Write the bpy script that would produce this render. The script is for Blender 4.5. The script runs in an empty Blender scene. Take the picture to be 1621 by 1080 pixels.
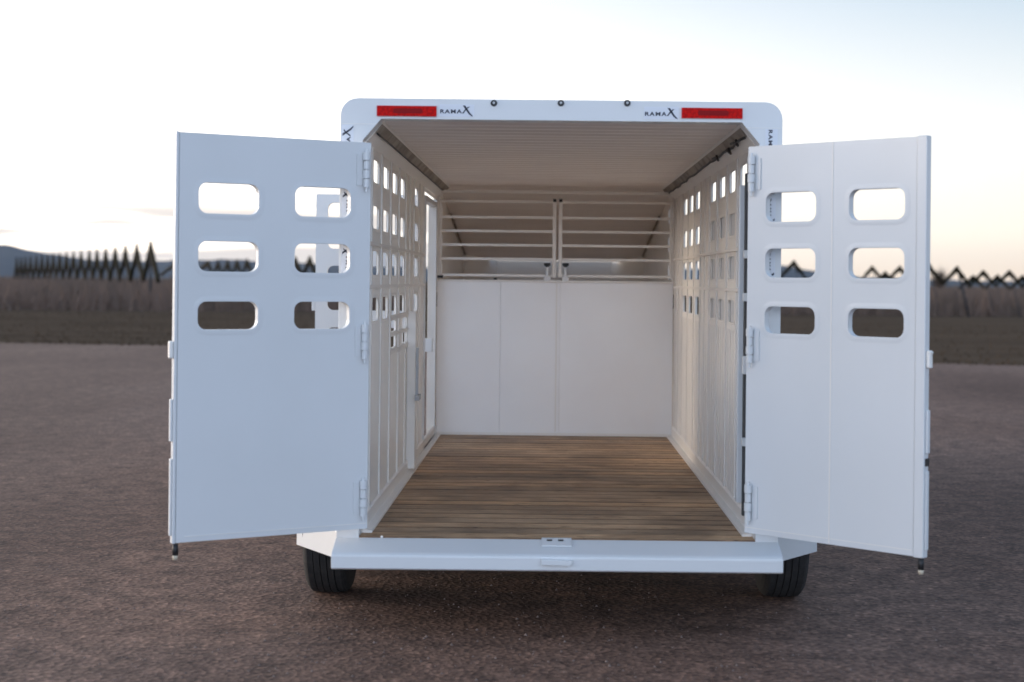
import bpy, bmesh, math, random
from mathutils import Vector, Matrix
R = math.radians
random.seed(7)
S = bpy.context.scene
C = S.collection

# ---------------------------------------------------------------- camera
H = 1.53            # eye height
F = 2409.0          # focal length in photo pixels (photo 1621 wide)
cam = bpy.data.cameras.new('camera')
cam.sensor_width = 36.0
cam.lens = F / 1621 * 36
cam.shift_x = -57.5 / 1621
cam.shift_y = -94.0 / 1621
cam.clip_end = 20000
cam.dof.use_dof = True
cam.dof.focus_distance = 8.0
cam.dof.aperture_fstop = 2.0
cam_o = bpy.data.objects.new('camera', cam)
C.objects.link(cam_o)
cam_o.matrix_world = Matrix.Translation((0, 0, H)) @ Matrix.Rotation(R(90), 4, 'X') @ Matrix.Rotation(R(0.6), 4, 'Z')
S.camera = cam_o

# ---------------------------------------------------------------- world: dusk sky
SUN_EL, SUN_AZ = 1.2, -72.0      # just above the horizon, out of frame to the left
w = bpy.data.worlds.new('World'); S.world = w; w.use_nodes = True
nt = w.node_tree; nt.nodes.clear()
N = nt.nodes.new; L = nt.links.new
out = N('ShaderNodeOutputWorld'); bg = N('ShaderNodeBackground')
sky = N('ShaderNodeTexSky'); sky.sky_type = 'NISHITA'; sky.sun_disc = False
sky.sun_elevation = R(SUN_EL); sky.sun_rotation = R(SUN_AZ); sky.air_density = 1.0; sky.dust_density = 1.5; sky.ozone_density = 1.5
bg.inputs[1].default_value = 1.0
tc = N('ShaderNodeTexCoord'); sp = N('ShaderNodeSeparateXYZ'); L(tc.outputs['Generated'], sp.inputs[0])
def wm(op, a, b=None, clamp=False):
    n = N('ShaderNodeMath'); n.operation = op; n.use_clamp = clamp
    for i, v in enumerate((a, b)):
        if v is None: continue
        if isinstance(v, (int, float)): n.inputs[i].default_value = v
        else: L(v, n.inputs[i])
    return n.outputs[0]
def ramp(fac, stops, interp='EASE'):
    n = N('ShaderNodeValToRGB'); cr = n.color_ramp; cr.interpolation = interp
    while len(cr.elements) < len(stops): cr.elements.new(0.5)
    for e, (p, c) in zip(cr.elements, stops): e.position = p; e.color = (*c, 1)
    L(fac, n.inputs[0]); return n.outputs[0]
def wmix(fac, a, b, t='MIX'):
    n = N('ShaderNodeMix'); n.data_type = 'RGBA'; n.blend_type = t
    if isinstance(fac, (int, float)): n.inputs[0].default_value = fac
    else: L(fac, n.inputs[0])
    for i, v in ((6, a), (7, b)):
        if isinstance(v, tuple): n.inputs[i].default_value = (*v, 1)
        else: L(v, n.inputs[i])
    return n.outputs[2]
el = wm('MAXIMUM', sp.outputs[2], 0.0)
front = ramp(el, [(0.0, (.92, .74, .57)), (0.035, (1.02, .92, .78)), (0.09, (.92, .94, .91)), (0.18, (.50, .66, .80)), (0.4, (.36, .52, .78)), (1.0, (.30, .42, .62))], 'LINEAR')
back = ramp(el, [(0.0, (.80, .88, 1.05)), (0.12, (.72, .88, 1.16)), (0.30, (.50, .74, 1.08)), (0.7, (.34, .48, .72)), (1.0, (.30, .42, .62))], 'LINEAR')
ang = R(SUN_AZ)
d = N('ShaderNodeVectorMath'); d.operation = 'DOT_PRODUCT'
L(tc.outputs['Generated'], d.inputs[0]); d.inputs[1].default_value = (math.sin(ang), math.cos(ang), 0)
az = wm('MULTIPLY_ADD', d.outputs['Value'], 0.5); az.node.inputs[2].default_value = 0.5
fr = wm('MULTIPLY_ADD', sp.outputs[1], 1.4, True); fr.node.inputs[2].default_value = 0.5; az = fr
col = wmix(az, back, front)
glow = wm('POWER', wm('MAXIMUM', d.outputs['Value'], 0.0), 5.0)
glowr = ramp(el, [(0.0, (13.0, 10.8, 8.6)), (0.15, (11.0, 9.6, 8.2)), (0.4, (2.0, 2.0, 2.0)), (0.8, (.2, .2, .25))], 'LINEAR')
glowc = wmix(glow, (0, 0, 0), glowr)
col = wmix(1.0, col, glowc, 'ADD')
d2 = N('ShaderNodeVectorMath'); d2.operation = 'DOT_PRODUCT'
L(tc.outputs['Generated'], d2.inputs[0]); d2.inputs[1].default_value = (math.sin(R(-22)), math.cos(R(-22)), 0)
gl2 = wm('POWER', wm('MAXIMUM', d2.outputs['Value'], 0.0), 6.0)
gl2r = ramp(el, [(0.0, (.22, .26, .30)), (0.03, (.50, .52, .52)), (0.09, (.85, .76, .68)), (0.18, (.80, .62, .48)), (0.4, (.4, .35, .3)), (.7, (0, 0, 0))], 'LINEAR')
col = wmix(1.0, col, wmix(gl2, (0, 0, 0), gl2r), 'ADD')
# unseen bright sky band behind the viewer, added to fill the trailer interior
opp = wm('POWER', wm('MAXIMUM', wm('MULTIPLY', sp.outputs[1], -1.0), 0.0), 5.0)
oppr = ramp(el, [(0.0, (3.5, 3.95, 4.6)), (0.16, (3.2, 3.7, 4.5)), (0.28, (.6, .75, 1.0)), (0.42, (0, 0, 0))], 'LINEAR')
col = wmix(1.0, col, wmix(opp, (0, 0, 0), oppr), 'ADD')
# thin horizontal dusk clouds low over the horizon
mp = N('ShaderNodeMapping'); mp.inputs['Scale'].default_value = (3.0, 3.0, 55.0); L(tc.outputs['Generated'], mp.inputs[0])
no = N('ShaderNodeTexNoise'); no.inputs['Scale'].default_value = 1.6; no.inputs['Detail'].default_value = 4; L(mp.outputs[0], no.inputs[0])
cl = ramp(no.outputs[0], [(0.42, (0, 0, 0)), (0.54, (1, 1, 1))])
band = ramp(el, [(0.0, (.9, .9, .9)), (0.012, (1, 1, 1)), (0.042, (1, 1, 1)), (0.055, (0, 0, 0))], 'LINEAR')
lft = ramp(sp.outputs[0], [(0.0, (1, 1, 1)), (0.05, (0, 0, 0))], 'LINEAR')
cf = wm('MULTIPLY', wm('MULTIPLY', cl, band), lft)
col = wmix(wm('MULTIPLY', cf, 1.0), col, (.90, .84, .80))
skyc = wmix(1.0, sky.outputs[0], (.01, .01, .01), 'MULTIPLY')
col = wmix(1.0, col, skyc, 'ADD')
L(col, bg.inputs[0]); L(bg.outputs[0], out.inputs[0])

sun = bpy.data.lights.new('sun', 'SUN'); sun.energy = 1.0; sun.angle = R(14); sun.color = (1, .8, .6)
so = bpy.data.objects.new('sun', sun); C.objects.link(so)
so.rotation_euler = Vector((-math.sin(ang), -math.cos(ang), -math.tan(R(5)))).to_track_quat('-Z', 'Y').to_euler()

S.cycles.max_bounces = 14; S.cycles.diffuse_bounces = 10; S.cycles.glossy_bounces = 6
S.view_settings.view_transform = 'Standard'; S.view_settings.look = 'None'
S.view_settings.exposure = 0.0; S.view_settings.gamma = 1.0; S.view_settings.use_curve_mapping = False

# ---------------------------------------------------------------- materials
def mat(name, color, rough=.5, metal=0, coat=0, noise=None, bump=None, spec=None):
    """noise = (scale, colour2, lo, hi[, stretch]); bump = (scale, strength, distance[, stretch])"""
    m = bpy.data.materials.new(name); m.use_nodes = True; t = m.node_tree
    b = t.nodes['Principled BSDF']
    b.inputs['Base Color'].default_value = (*color, 1)
    b.inputs['Roughness'].default_value = rough; b.inputs['Metallic'].default_value = metal
    if coat: b.inputs['Coat Weight'].default_value = coat; b.inputs['Coat Roughness'].default_value = .12
    if spec is not None: b.inputs['Specular IOR Level'].default_value = spec
    co = t.nodes.new('ShaderNodeTexCoord')
    def nz(scale, stretch, det=5):
        mpn = t.nodes.new('ShaderNodeMapping'); mpn.inputs['Scale'].default_value = stretch
        t.links.new(co.outputs['Object'], mpn.inputs[0])
        n = t.nodes.new('ShaderNodeTexNoise'); n.inputs['Scale'].default_value = scale; n.inputs['Detail'].default_value = det
        t.links.new(mpn.outputs[0], n.inputs[0]); return n.outputs[0]
    if noise:
        st = noise[4] if len(noise) > 4 else (1, 1, 1)
        n = nz(noise[0], st)
        r = t.nodes.new('ShaderNodeValToRGB'); r.color_ramp.elements[0].position = noise[2]; r.color_ramp.elements[1].position = noise[3]
        r.color_ramp.elements[0].color = (*color, 1); r.color_ramp.elements[1].color = (*noise[1], 1)
        t.links.new(n, r.inputs[0]); t.links.new(r.outputs[0], b.inputs['Base Color'])
    if bump:
        st = bump[3] if len(bump) > 3 else (1, 1, 1)
        n = nz(bump[0], st, 4)
        u = t.nodes.new('ShaderNodeBump'); u.inputs['Strength'].default_value = bump[1]; u.inputs['Distance'].default_value = bump[2]
        t.links.new(n, u.inputs['Height']); t.links.new(u.outputs[0], b.inputs['Normal'])
    return m
M = {}
M['paint'] = mat('white_paint', (.68, .69, .70), .34, coat=.12, noise=(1.7, (.645, .655, .66), .35, .75), bump=(1.3, .25, .02))  # trailer white, darkened outside to balance light against the interior
M['wall'] = mat('wall_paint', (.88, .85, .80), .34, noise=(2.5, (.82, .79, .74), .4, .75), bump=(6, .12, .01))  # same trailer white, lightened to lift the dim interior
M['ceil'] = mat('ceiling_sheet', (.92, .86, .82), .5, noise=(1.2, (.84, .78, .74), .35, .7, (1, 6, 1)))
M['panel'] = mat('divider_paint', (.88, .87, .87), .28, noise=(2, (.84, .82, .82), .4, .8), bump=(1.5, .5, .02))
M['bar'] = mat('bar_paint', (.80, .77, .73), .4)
M['cove'] = mat('cove_shade_galv', (.34, .29, .24), .6, noise=(7, (.18, .15, .12), .42, .6), bump=(12, .4, .01))  # shade of the cove is put into this blotchy grey-brown
M['chassis'] = mat('chassis_black', (.03, .03, .032), .6)
M['rubber'] = mat('tyre_rubber', (.018, .018, .019), .75, noise=(30, (.03, .028, .027), .4, .7))
M['rim'] = mat('wheel_rim', (.55, .55, .56), .4, metal=.6)
M['black'] = mat('black_plastic', (.015, .015, .017), .5)
M['decal'] = mat('decal_ink', (.03, .035, .06), .5)
M['sticker'] = mat('sticker_film', (.70, .72, .77), .4)
M['red'] = mat('red_reflector', (.66, .010, .008), .6, noise=(90, (.45, .008, .008), .4, .6), spec=.08)
M['darkred'] = mat('dark_red_lens', (.28, .012, .014), .6, spec=.08)
M['pink'] = mat('reflector_rim', (.62, .42, .46), .4)
M['brass'] = mat('bolt_tip', (.55, .47, .36), .5)
M['wall_shade'] = mat('wall_shade_strip', (.05, .052, .055), .7)  # near-black tone painted in for shade on the rear of the wall
M['grey'] = mat('grey_steel', (.35, .36, .38), .4, metal=.4)
M['net'] = mat('dark_netting', (.010, .010, .006), .95, noise=(1.5, (.020, .015, .008), .4, .6), spec=.05)
M['pole'] = mat('netting_pole', (.02, .022, .028), .8)
M['twig'] = mat('bare_twigs', (.128, .098, .080), 1, noise=(.25, (.195, .135, .108), .35, .65), spec=0)
M['bark'] = mat('bark', (.10, .07, .05), .9)
M['shed'] = mat('shed_wall', (.8, .78, .74), .7)
M['snow'] = mat('snow', (.75, .78, .85), .8)

def floor_mat():
    m = bpy.data.materials.new('floor_planks'); m.use_nodes = True; t = m.node_tree; b = t.nodes['Principled BSDF']
    co = t.nodes.new('ShaderNodeTexCoord')
    def nz(stretch, scale, det):
        mpn = t.nodes.new('ShaderNodeMapping'); mpn.inputs['Scale'].default_value = stretch; t.links.new(co.outputs['Object'], mpn.inputs[0])
        n = t.nodes.new('ShaderNodeTexNoise'); n.inputs['Scale'].default_value = scale; n.inputs['Detail'].default_value = det
        n.inputs['Distortion'].default_value = .6
        t.links.new(mpn.outputs[0], n.inputs[0]); return n.outputs[0]
    def rp(f, st):
        n = t.nodes.new('ShaderNodeValToRGB'); cr = n.color_ramp
        while len(cr.elements) < len(st): cr.elements.new(.5)
        for e, (p, c) in zip(cr.elements, st): e.position = p; e.color = (*c, 1)
        t.links.new(f, n.inputs[0]); return n.outputs[0]
    def mx(a, b_, fac, ty='MULTIPLY'):
        n = t.nodes.new('ShaderNodeMix'); n.data_type = 'RGBA'; n.blend_type = ty; n.inputs[0].default_value = fac
        t.links.new(a, n.inputs[6]); t.links.new(b_, n.inputs[7]); return n.outputs[2]
    grain = rp(nz((4.5, 50, 1), 2.0, 8), [(.3, (.27, .18, .115)), (.5, (.44, .31, .205)), (.75, (.62, .46, .31))])
    at = t.nodes.new('ShaderNodeAttribute'); at.attribute_name = 'tone'; at.attribute_type = 'GEOMETRY'
    plank = rp(at.outputs['Fac'], [(0, (.82, .79, .76)), (.5, (1.0, .96, .91)), (1, (1.22, 1.12, .98))])
    stain = rp(nz((1, 1.6, 1), 2.2, 5), [(.35, (.55, .52, .50)), (.6, (1.1, 1.08, 1.05))])
    knots = rp(nz((4, 11, 1), 3, 2), [(.27, (.35, .28, .22)), (.36, (1, 1, 1))])
    sx = t.nodes.new('ShaderNodeSeparateXYZ'); t.links.new(co.outputs['Object'], sx.inputs[0])
    def mm(op, a, v):
        n = t.nodes.new('ShaderNodeMath'); n.operation = op; t.links.new(a, n.inputs[0]); n.inputs[1].default_value = v; return n.outputs[0]
    fr_ = mm('FRACT', mm('DIVIDE', mm('ADD', sx.outputs[1], .004), .139), 0)
    seam = rp(fr_, [(0, (.34, .29, .25)), (.10, (.58, .53, .48)), (.17, (1, 1, 1)), (.86, (1, 1, 1)), (.93, (.66, .61, .56)), (1, (.34, .29, .25))])
    c = mx(mx(mx(mx(grain, plank, 1), stain, 1), knots, 1), seam, 1)
    t.links.new(c, b.inputs['Base Color']); b.inputs['Roughness'].default_value = .62
    u = t.nodes.new('ShaderNodeBump'); u.inputs['Strength'].default_value = .4; u.inputs['Distance'].default_value = .004
    t.links.new(grain, u.inputs['Height']); t.links.new(u.outputs[0], b.inputs['Normal'])
    return m
M['floor'] = floor_mat()

def gravel_mat():
    m = bpy.data.materials.new('gravel'); m.use_nodes = True; t = m.node_tree; b = t.nodes['Principled BSDF']
    co = t.nodes.new('ShaderNodeTexCoord')
    def nz(scale, det, st=(1, 1, 1)):
        mpn = t.nodes.new('ShaderNodeMapping'); mpn.inputs['Scale'].default_value = st; t.links.new(co.outputs['Object'], mpn.inputs[0])
        n = t.nodes.new('ShaderNodeTexNoise'); n.inputs['Scale'].default_value = scale; n.inputs['Detail'].default_value = det
        t.links.new(mpn.outputs[0], n.inputs[0]); return n.outputs[0]
    def rp(f, st):
        n = t.nodes.new('ShaderNodeValToRGB'); cr = n.color_ramp
        while len(cr.elements) < len(st): cr.elements.new(.5)
        for e, (p, c) in zip(cr.elements, st): e.position = p; e.color = (*c, 1)
        t.links.new(f, n.inputs[0]); return n.outputs[0]
    def mx(a, b_, fac, ty='MULTIPLY'):
        n = t.nodes.new('ShaderNodeMix'); n.data_type = 'RGBA'; n.blend_type = ty; n.inputs[0].default_value = fac
        t.links.new(a, n.inputs[6]); t.links.new(b_, n.inputs[7]); return n.outputs[2]
    big = rp(nz(.35, 5, (1, .45, 1)), [(.3, (.120, .072, .053)), (.5, (.182, .117, .089)), (.7, (.230, .158, .126))])
    vo = t.nodes.new('ShaderNodeTexVoronoi'); vo.inputs['Scale'].default_value = 42; t.links.new(co.outputs['Object'], vo.inputs[0])
    st = rp(vo.outputs['Color'], [(0, (.34, .31, .31)), (.55, (.85, .8, .8)), (.92, (1.3, 1.25, 1.2)), (1, (2.2, 2.1, 2.0))])
    mid = rp(nz(6, 6), [(.32, (.62, .59, .58)), (.66, (1.28, 1.22, 1.18))])
    fine = rp(nz(38, 4), [(.35, (.55, .53, .52)), (.6, (1.2, 1.2, 1.2)), (.75, (1.8, 1.75, 1.7))])
    c = mx(mx(mx(big, st, .75), mid, .9), fine, .8)
    t.links.new(c, b.inputs['Base Color']); b.inputs['Roughness'].default_value = .85
    b.inputs['Specular IOR Level'].default_value = .25
    u = t.nodes.new('ShaderNodeBump'); u.inputs['Strength'].default_value = .45; u.inputs['Distance'].default_value = .010
    t.links.new(vo.outputs['Distance'], u.inputs['Height'])
    u2 = t.nodes.new('ShaderNodeBump'); u2.inputs['Strength'].default_value = .5; u2.inputs['Distance'].default_value = .05
    t.links.new(nz(2.2, 7), u2.inputs['Height']); t.links.new(u.outputs[0], u2.inputs['Normal']); t.links.new(u2.outputs[0], b.inputs['Normal'])
    return m
M['gravel'] = gravel_mat()
M['field'] = mat('field_soil', (.086, .062, .044), 1, noise=(.12, (.122, .088, .062), .35, .7, (1, 5, 1)), spec=0)
M['hill'] = mat('hill_scrub_haze', (.030, .046, .066), .95, noise=(.004, (.045, .062, .080), .4, .6), spec=.05)  # bluish: part of the distance haze is put into the colour
M['stone'] = mat('pale_stone', (.20, .15, .13), .95, noise=(9, (.11, .08, .07), .4, .6))

# ---------------------------------------------------------------- mesh helpers
def obj(name, bm, m, parent=None, smooth=False, bevel=0, fix=True):
    me = bpy.data.meshes.new(name)
    if fix: bmesh.ops.recalc_face_normals(bm, faces=bm.faces)
    bm.to_mesh(me); bm.free()
    me.materials.append(M[m] if isinstance(m, str) else m)
    if smooth:
        for p in me.polygons: p.use_smooth = True
    o = bpy.data.objects.new(name, me); C.objects.link(o)
    if parent: o.parent = parent
    if bevel:
        b = o.modifiers.new('bevel', 'BEVEL'); b.width = bevel; b.segments = 2; b.limit_method = 'ANGLE'; b.angle_limit = R(40)
    return o
def tag(o, label=None, cat=None, group=None, kind=None):
    for k, v in (('label', label), ('category', cat), ('group', group), ('kind', kind)):
        if v: o[k] = v
    return o
def empty(name, loc=(0, 0, 0), parent=None):
    o = bpy.data.objects.new(name, None); C.objects.link(o); o.location = loc; o.empty_display_size = .2
    if parent: o.parent = parent
    return o
def box(bm, x0, x1, y0, y1, z0, z1, mtx=None):
    v = [bm.verts.new(p) for p in ((x0, y0, z0), (x1, y0, z0), (x1, y1, z0), (x0, y1, z0), (x0, y0, z1), (x1, y0, z1), (x1, y1, z1), (x0, y1, z1))]
    for f in ((0, 1, 2, 3), (4, 5, 6, 7), (0, 1, 5, 4), (1, 2, 6, 5), (2, 3, 7, 6), (3, 0, 4, 7)): bm.faces.new([v[i] for i in f])
    if mtx: bmesh.ops.transform(bm, matrix=mtx, verts=v)
    return v
def tube(bm, pts, r, seg=8, cap=True):
    pts = [Vector(p) for p in pts]; rings = []
    for i, p in enumerate(pts):
        t = (pts[min(i + 1, len(pts) - 1)] - pts[max(i - 1, 0)]).normalized()
        a = t.orthogonal() if abs(t.z) > .9 else t.cross(Vector((0, 0, 1)))
        a.normalize(); b = t.cross(a)
        rr = r[i] if isinstance(r, (list, tuple)) else r
        rings.append([bm.verts.new(p + (a * math.cos(k * 2 * math.pi / seg) + b * math.sin(k * 2 * math.pi / seg)) * rr) for k in range(seg)])
    for q, s in zip(rings, rings[1:]):
        for k in range(seg): bm.faces.new((q[k], q[(k + 1) % seg], s[(k + 1) % seg], s[k]))
    if cap: bm.faces.new(rings[0]); bm.faces.new(rings[-1])
def prism(bm, poly, axis, a0, a1):
    """extrude 2-D polygon along axis ('x': poly=(y,z); 'y': poly=(x,z); 'z': poly=(x,y))"""
    def P(p, a): return {'x': (a, p[0], p[1]), 'y': (p[0], a, p[1]), 'z': (p[0], p[1], a)}[axis]
    q = [bm.verts.new(P(p, a0)) for p in poly]; s = [bm.verts.new(P(p, a1)) for p in poly]
    n = len(poly)
    for k in range(n): bm.faces.new((q[k], q[(k + 1) % n], s[(k + 1) % n], s[k]))
    bm.faces.new(q); bm.faces.new(s)
def rrect(x0, x1, z0, z1, r, n=5):
    P = []
    for cx, cz, a in ((x1 - r, z1 - r, 0), (x0 + r, z1 - r, 90), (x0 + r, z0 + r, 180), (x1 - r, z0 + r, 270)):
        for k in range(n + 1):
            t = R(a + 90 * k / n); P.append((cx + r * math.cos(t), cz + r * math.sin(t)))
    return P
def holed(bm, outer, holes, place, t0, t1):
    """flat plate with holes between offsets t0,t1; place(u,v,t)->xyz"""
    sets = []
    for t in (t0, t1):
        edges = []; loops = []
        for lp in [outer] + holes:
            vs = [bm.verts.new(place(u, v, t)) for u, v in lp]; loops.append(vs)
            edges += [bm.edges.new((vs[k], vs[(k + 1) % len(vs)])) for k in range(len(vs))]
        bmesh.ops.triangle_fill(bm, use_beauty=True, edges=edges)
        sets.append(loops)
    for a, b in zip(*sets):
        for k in range(len(a)):
            k2 = (k + 1) % len(a); bm.faces.new((a[k], a[k2], b[k2], b[k]))
def lip(bm, h, r, place, t, s, w=.016, hgt=.004):
    """raised pressed rim round a hole; s = +1/-1 outward direction"""
    x0, x1, z0, z1 = h
    prof = [(0.0, 0.0015), (.003, hgt), (.008, hgt), (w, .0006)]
    rings = []
    for o, e in prof:
        rings.append([bm.verts.new(place(u, v, t + s * e)) for u, v in rrect(x0 - o, x1 + o, z0 - o, z1 + o, r + o)])
    for q, p in zip(rings, rings[1:]):
        for k in range(len(q)): bm.faces.new((q[k], q[(k + 1) % len(q)], p[(k + 1) % len(q)], p[k]))

# ================================================================ SETTING
def quad_ground(name, pts, z, m, kind='structure'):
    bm = bmesh.new(); bm.faces.new([bm.verts.new((x, y, z)) for x, y in pts]); bmesh.ops.triangulate(bm, faces=bm.faces)
    o = obj(name, bm, m, fix=False); o['kind'] = kind
    if o.data.polygons[0].normal.z < 0: o.data.flip_normals()
    return o
quad_ground('ground', [(-9000, -200), (9000, -200), (9000, 9000), (-9000, 9000)], -.004, 'field')
edge = []
random.seed(3)
for k in range(41):
    x = -60 + 120 * k / 40
    D = 34.8 - (x + 11) * 5.0 / 19.0 if x > -11 else 34.8
    D = max(D, 22)
    edge.append((x, D + random.uniform(-.3, .3)))
quad_ground('gravel_yard', [(60, -60), (-60, -60)][::-1] + edge[::-1], 0.0, 'gravel')

# hills
def hills():
    prof = [(-60, 30), (-28, 48), (-23, 60), (-20.4, 56), (-19.6, 55), (-18.4, 44), (-17, 34), (-15, 32), (-12, 36), (-8, 30), (-3, 26), (3, 28), (7, 30), (8.6, 36), (9.6, 30), (11, 20), (14, 15), (18, 14), (25, 22), (60, 30)]
    rr = random.Random(5)
    bm = bmesh.new(); rows = []
    D = 3200
    n = 420
    for dd, hf in ((-700, -0.05), (-350, .45), (0, 1.0), (500, .5), (900, -.05)):
        row = []
        for k in range(n + 1):
            a = -58 + 116 * k / n
            for (a0, h0), (a1, h1) in zip(prof, prof[1:]):
                if a0 <= a <= a1: h = h0 + (h1 - h0) * (a - a0) / (a1 - a0); break
            h = (h - 6) / F * D + H
            h += (math.sin(a * 3.1) * .7 + math.sin(a * 7.7 + 1) * .5 + rr.uniform(-.5, .5)) * (1.2 if hf > .2 else 0)
            dist = (D + dd) / math.cos(R(a)) if abs(a) < 50 else (D + dd) / math.cos(R(50))
            row.append(bm.verts.new((math.sin(R(a)) * dist, math.cos(R(a)) * dist, h * hf)))
        rows.append(row)
    for q, s in zip(rows, rows[1:]):
        for k in range(n): bm.faces.new((q[k], q[k + 1], s[k + 1], s[k]))
    o = obj('hills', bm, 'hill', smooth=True); o['kind'] = 'structure'
hills()

# bare shrubs of the orchard field: uncountable twigs
def shrubs():
    rr = random.Random(11); V = []; Fc = []
    row = 0; D = 0.0
    while D < 190:
        off = D
        base_step = 2.2 if D < 20 else 5 + D * .03
        xr = .46 * (68 + off)
        x = -xr
        while x < xr:
            yb = 68.5 + (x + 20) * .19 + off
            px = 868 + F * x / yb
            x += rr.uniform(.10, .30) * (1 + off / 90)
            if 620 < px < 1130: continue      # always behind the trailer
            hgt = (rr.uniform(1.0, 1.6) if rr.random() < .75 else rr.uniform(1.5, 1.95)) * (1 + .07 * math.sin(x * .9 + row))
            nb = 5
            for _ in range(nb):
                bx = x + rr.gauss(0, .12); by = yb + rr.gauss(0, .4)
                lx = rr.gauss(0, .14); ly = rr.gauss(0, .14); hh = hgt * rr.uniform(.45, 1.02)
                wd = rr.uniform(.012, .035) * (1 + off / 70); an = rr.uniform(-.9, .9)
                ux, uy = math.cos(an) * wd, math.sin(an) * wd
                z0 = 0 if rr.random() < .6 else hh * rr.uniform(.1, .5)
                i = len(V)
                V += [(bx - ux, by - uy, z0), (bx + ux, by + uy, z0), (bx + lx + ux * .8, by + ly + uy * .8, hh * .6), (bx + lx - ux * .8, by + ly - uy * .8, hh * .6), (bx + lx * 2.0, by + ly * 2, hh)]
                Fc += [(i, i + 1, i + 2, i + 3), (i + 3, i + 2, i + 4)]
        D += base_step; row += 1
    me = bpy.data.meshes.new('bare_shrubs'); me.from_pydata(V, [], Fc); me.materials.append(M['twig'])
    o = bpy.data.objects.new('bare_shrubs', me); C.objects.link(o)
    tag(o, 'field of bare brown twiggy shrubs beyond the dark verge', 'shrubs', kind='stuff')
shrubs()

# low ragged dry grass along the yard edge and on the verge
def grass():
    rr = random.Random(21); V = []; Fc = []
    for _ in range(9000):
        x = rr.uniform(-26, 26); D = 34.8 if x < -11 else 34.8 - (x + 11) * 5 / 19
        y = D + rr.random() ** 2 * 32 - .2
        px = 868 + F * x / y
        if 600 < px < 1140: continue
        h = rr.uniform(.02, .09); a = rr.uniform(0, 3.14); wd = rr.uniform(.01, .03)
        i = len(V); V += [(x - wd * math.cos(a), y - wd * math.sin(a), -.004), (x + wd * math.cos(a), y + wd * math.sin(a), -.004), (x + rr.gauss(0, .04), y + rr.gauss(0, .04), h)]
        Fc.append((i, i + 1, i + 2))
    me = bpy.data.meshes.new('dry_grass'); me.from_pydata(V, [], Fc); me.materials.append(mat('dry_grass', (.078, .054, .036), 1, spec=0))
    o = bpy.data.objects.new('dry_grass', me); C.objects.link(o)
    tag(o, 'short dry grass on the dark verge beyond the gravel', 'grass', kind='stuff')
grass()

# pebbles
def pebbles():
    rr = random.Random(31); bm = bmesh.new(); V = []; Fc = []
    for _ in range(9000):
        y = 4.5 + rr.random() ** 1.6 * 16; x = rr.uniform(-.45, .42) * y
        r = .003 + .006 * rr.random() ** 3; a = rr.uniform(0, 6.28)
        i = len(V)
        V.append((x, y, r * rr.uniform(.6, 1.1)))
        for k in range(5):
            t = a + k * 1.2566; q = r * rr.uniform(.8, 1.3); V.append((x + q * math.cos(t), y + q * math.sin(t), -.001))
        for k in range(5): Fc.append((i, i + 1 + k, i + 1 + (k + 1) % 5))
    me = bpy.data.meshes.new('pebbles'); me.from_pydata(V, [], Fc); me.materials.append(M['stone'])
    o = bpy.data.objects.new('pebbles', me); C.objects.link(o)
    tag(o, 'small loose stones scattered over the gravel yard', 'stones', kind='stuff')
pebbles()

# ---- rolled netting draped over poles, in rows
def at(px, D): return (px - 868) / F * D
def net_peak(prev, top, nxt, label, group, r=.14, base=None, pr=.02):
    """one post with the dark rolled net falling from its top to both valleys"""
    root = empty('netting_frame', (top[0], top[1], 0))
    tag(root, label, 'netting frame', group)
    rr = random.Random(int(top[0] * 100) + 9)
    o3 = Vector((top[0], top[1], 0))
    bm = bmesh.new(); tp = Vector(top)
    for side in (prev, nxt):
        b = Vector(side); h = tp.z - b.z; flat = Vector((b.x - tp.x, b.y - tp.y, 0)); ln = flat.length; u = flat / ln
        nrm = Vector((-u.y, u.x, 0)); n_ = 6; up = []; lo = []
        for k in range(n_ + 1):
            t = k / n_; jz = rr.uniform(-.035, .035) * (k > 0)
            th = h * (.38 - .18 * t) * rr.uniform(.85, 1.15) * (r / .1)
            p = tp + u * ln * t - o3; p.z = tp.z - h * t + jz
            up.append(p); lo.append(p - Vector((0, 0, th)))
        loops = []
        for q, w_ in ((up, r * .5), (lo, r * .95)):
            loops.append([[bm.verts.new(p + nrm * w_ * sgn) for p in q] for sgn in (-1, 1)])
        (ua, ub), (la, lb) = loops
        for k in range(n_):
            bm.faces.new((ua[k], ua[k + 1], ub[k + 1], ub[k])); bm.faces.new((la[k], lb[k], lb[k + 1], la[k + 1]))
            bm.faces.new((ua[k], la[k], la[k + 1], ua[k + 1])); bm.faces.new((ub[k], ub[k + 1], lb[k + 1], lb[k]))
        bm.faces.new((ua[0], ub[0], lb[0], la[0])); bm.faces.new((ua[-1], la[-1], lb[-1], ub[-1]))
    obj('rolled_net', bm, 'net', root)
    bm = bmesh.new(); b = Vector(base) if base else Vector((top[0], top[1], -.1))
    tube(bm, [b - o3, Vector(top) - o3], [pr * 1.2, pr], 8)
    obj('post', bm, 'pole', root, smooth=True)
def row(peaks, valley, label, group, r=.14, lean=0):
    """peaks: list of (px, D, z)"""
    P = [Vector((at(px, D), D, z)) for px, D, z in peaks]
    n = len(P)
    for i, p in enumerate(P):
        a = P[i - 1] if i > 0 else p * 2 - P[i + 1]
        b = P[i + 1] if i < n - 1 else p * 2 - P[i - 1]
        def mid(q): m = (p + q) / 2; m.z = min(p.z, q.z) * valley; return m
        lab = label(i, n)
        net_peak(mid(a), p, mid(b), lab, group, r, base=(p.x + lean, p.y, -.1), pr=.055 if i == 0 else .02)
ordn = ['nearest', 'second', 'third', 'fourth', 'fifth', 'sixth', 'seventh', 'eighth', 'ninth', 'tenth', 'eleventh', 'twelfth', 'thirteenth', 'fourteenth', 'fifteenth', 'sixteenth', 'seventeenth', 'eighteenth', 'nineteenth', 'twentieth']
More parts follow.
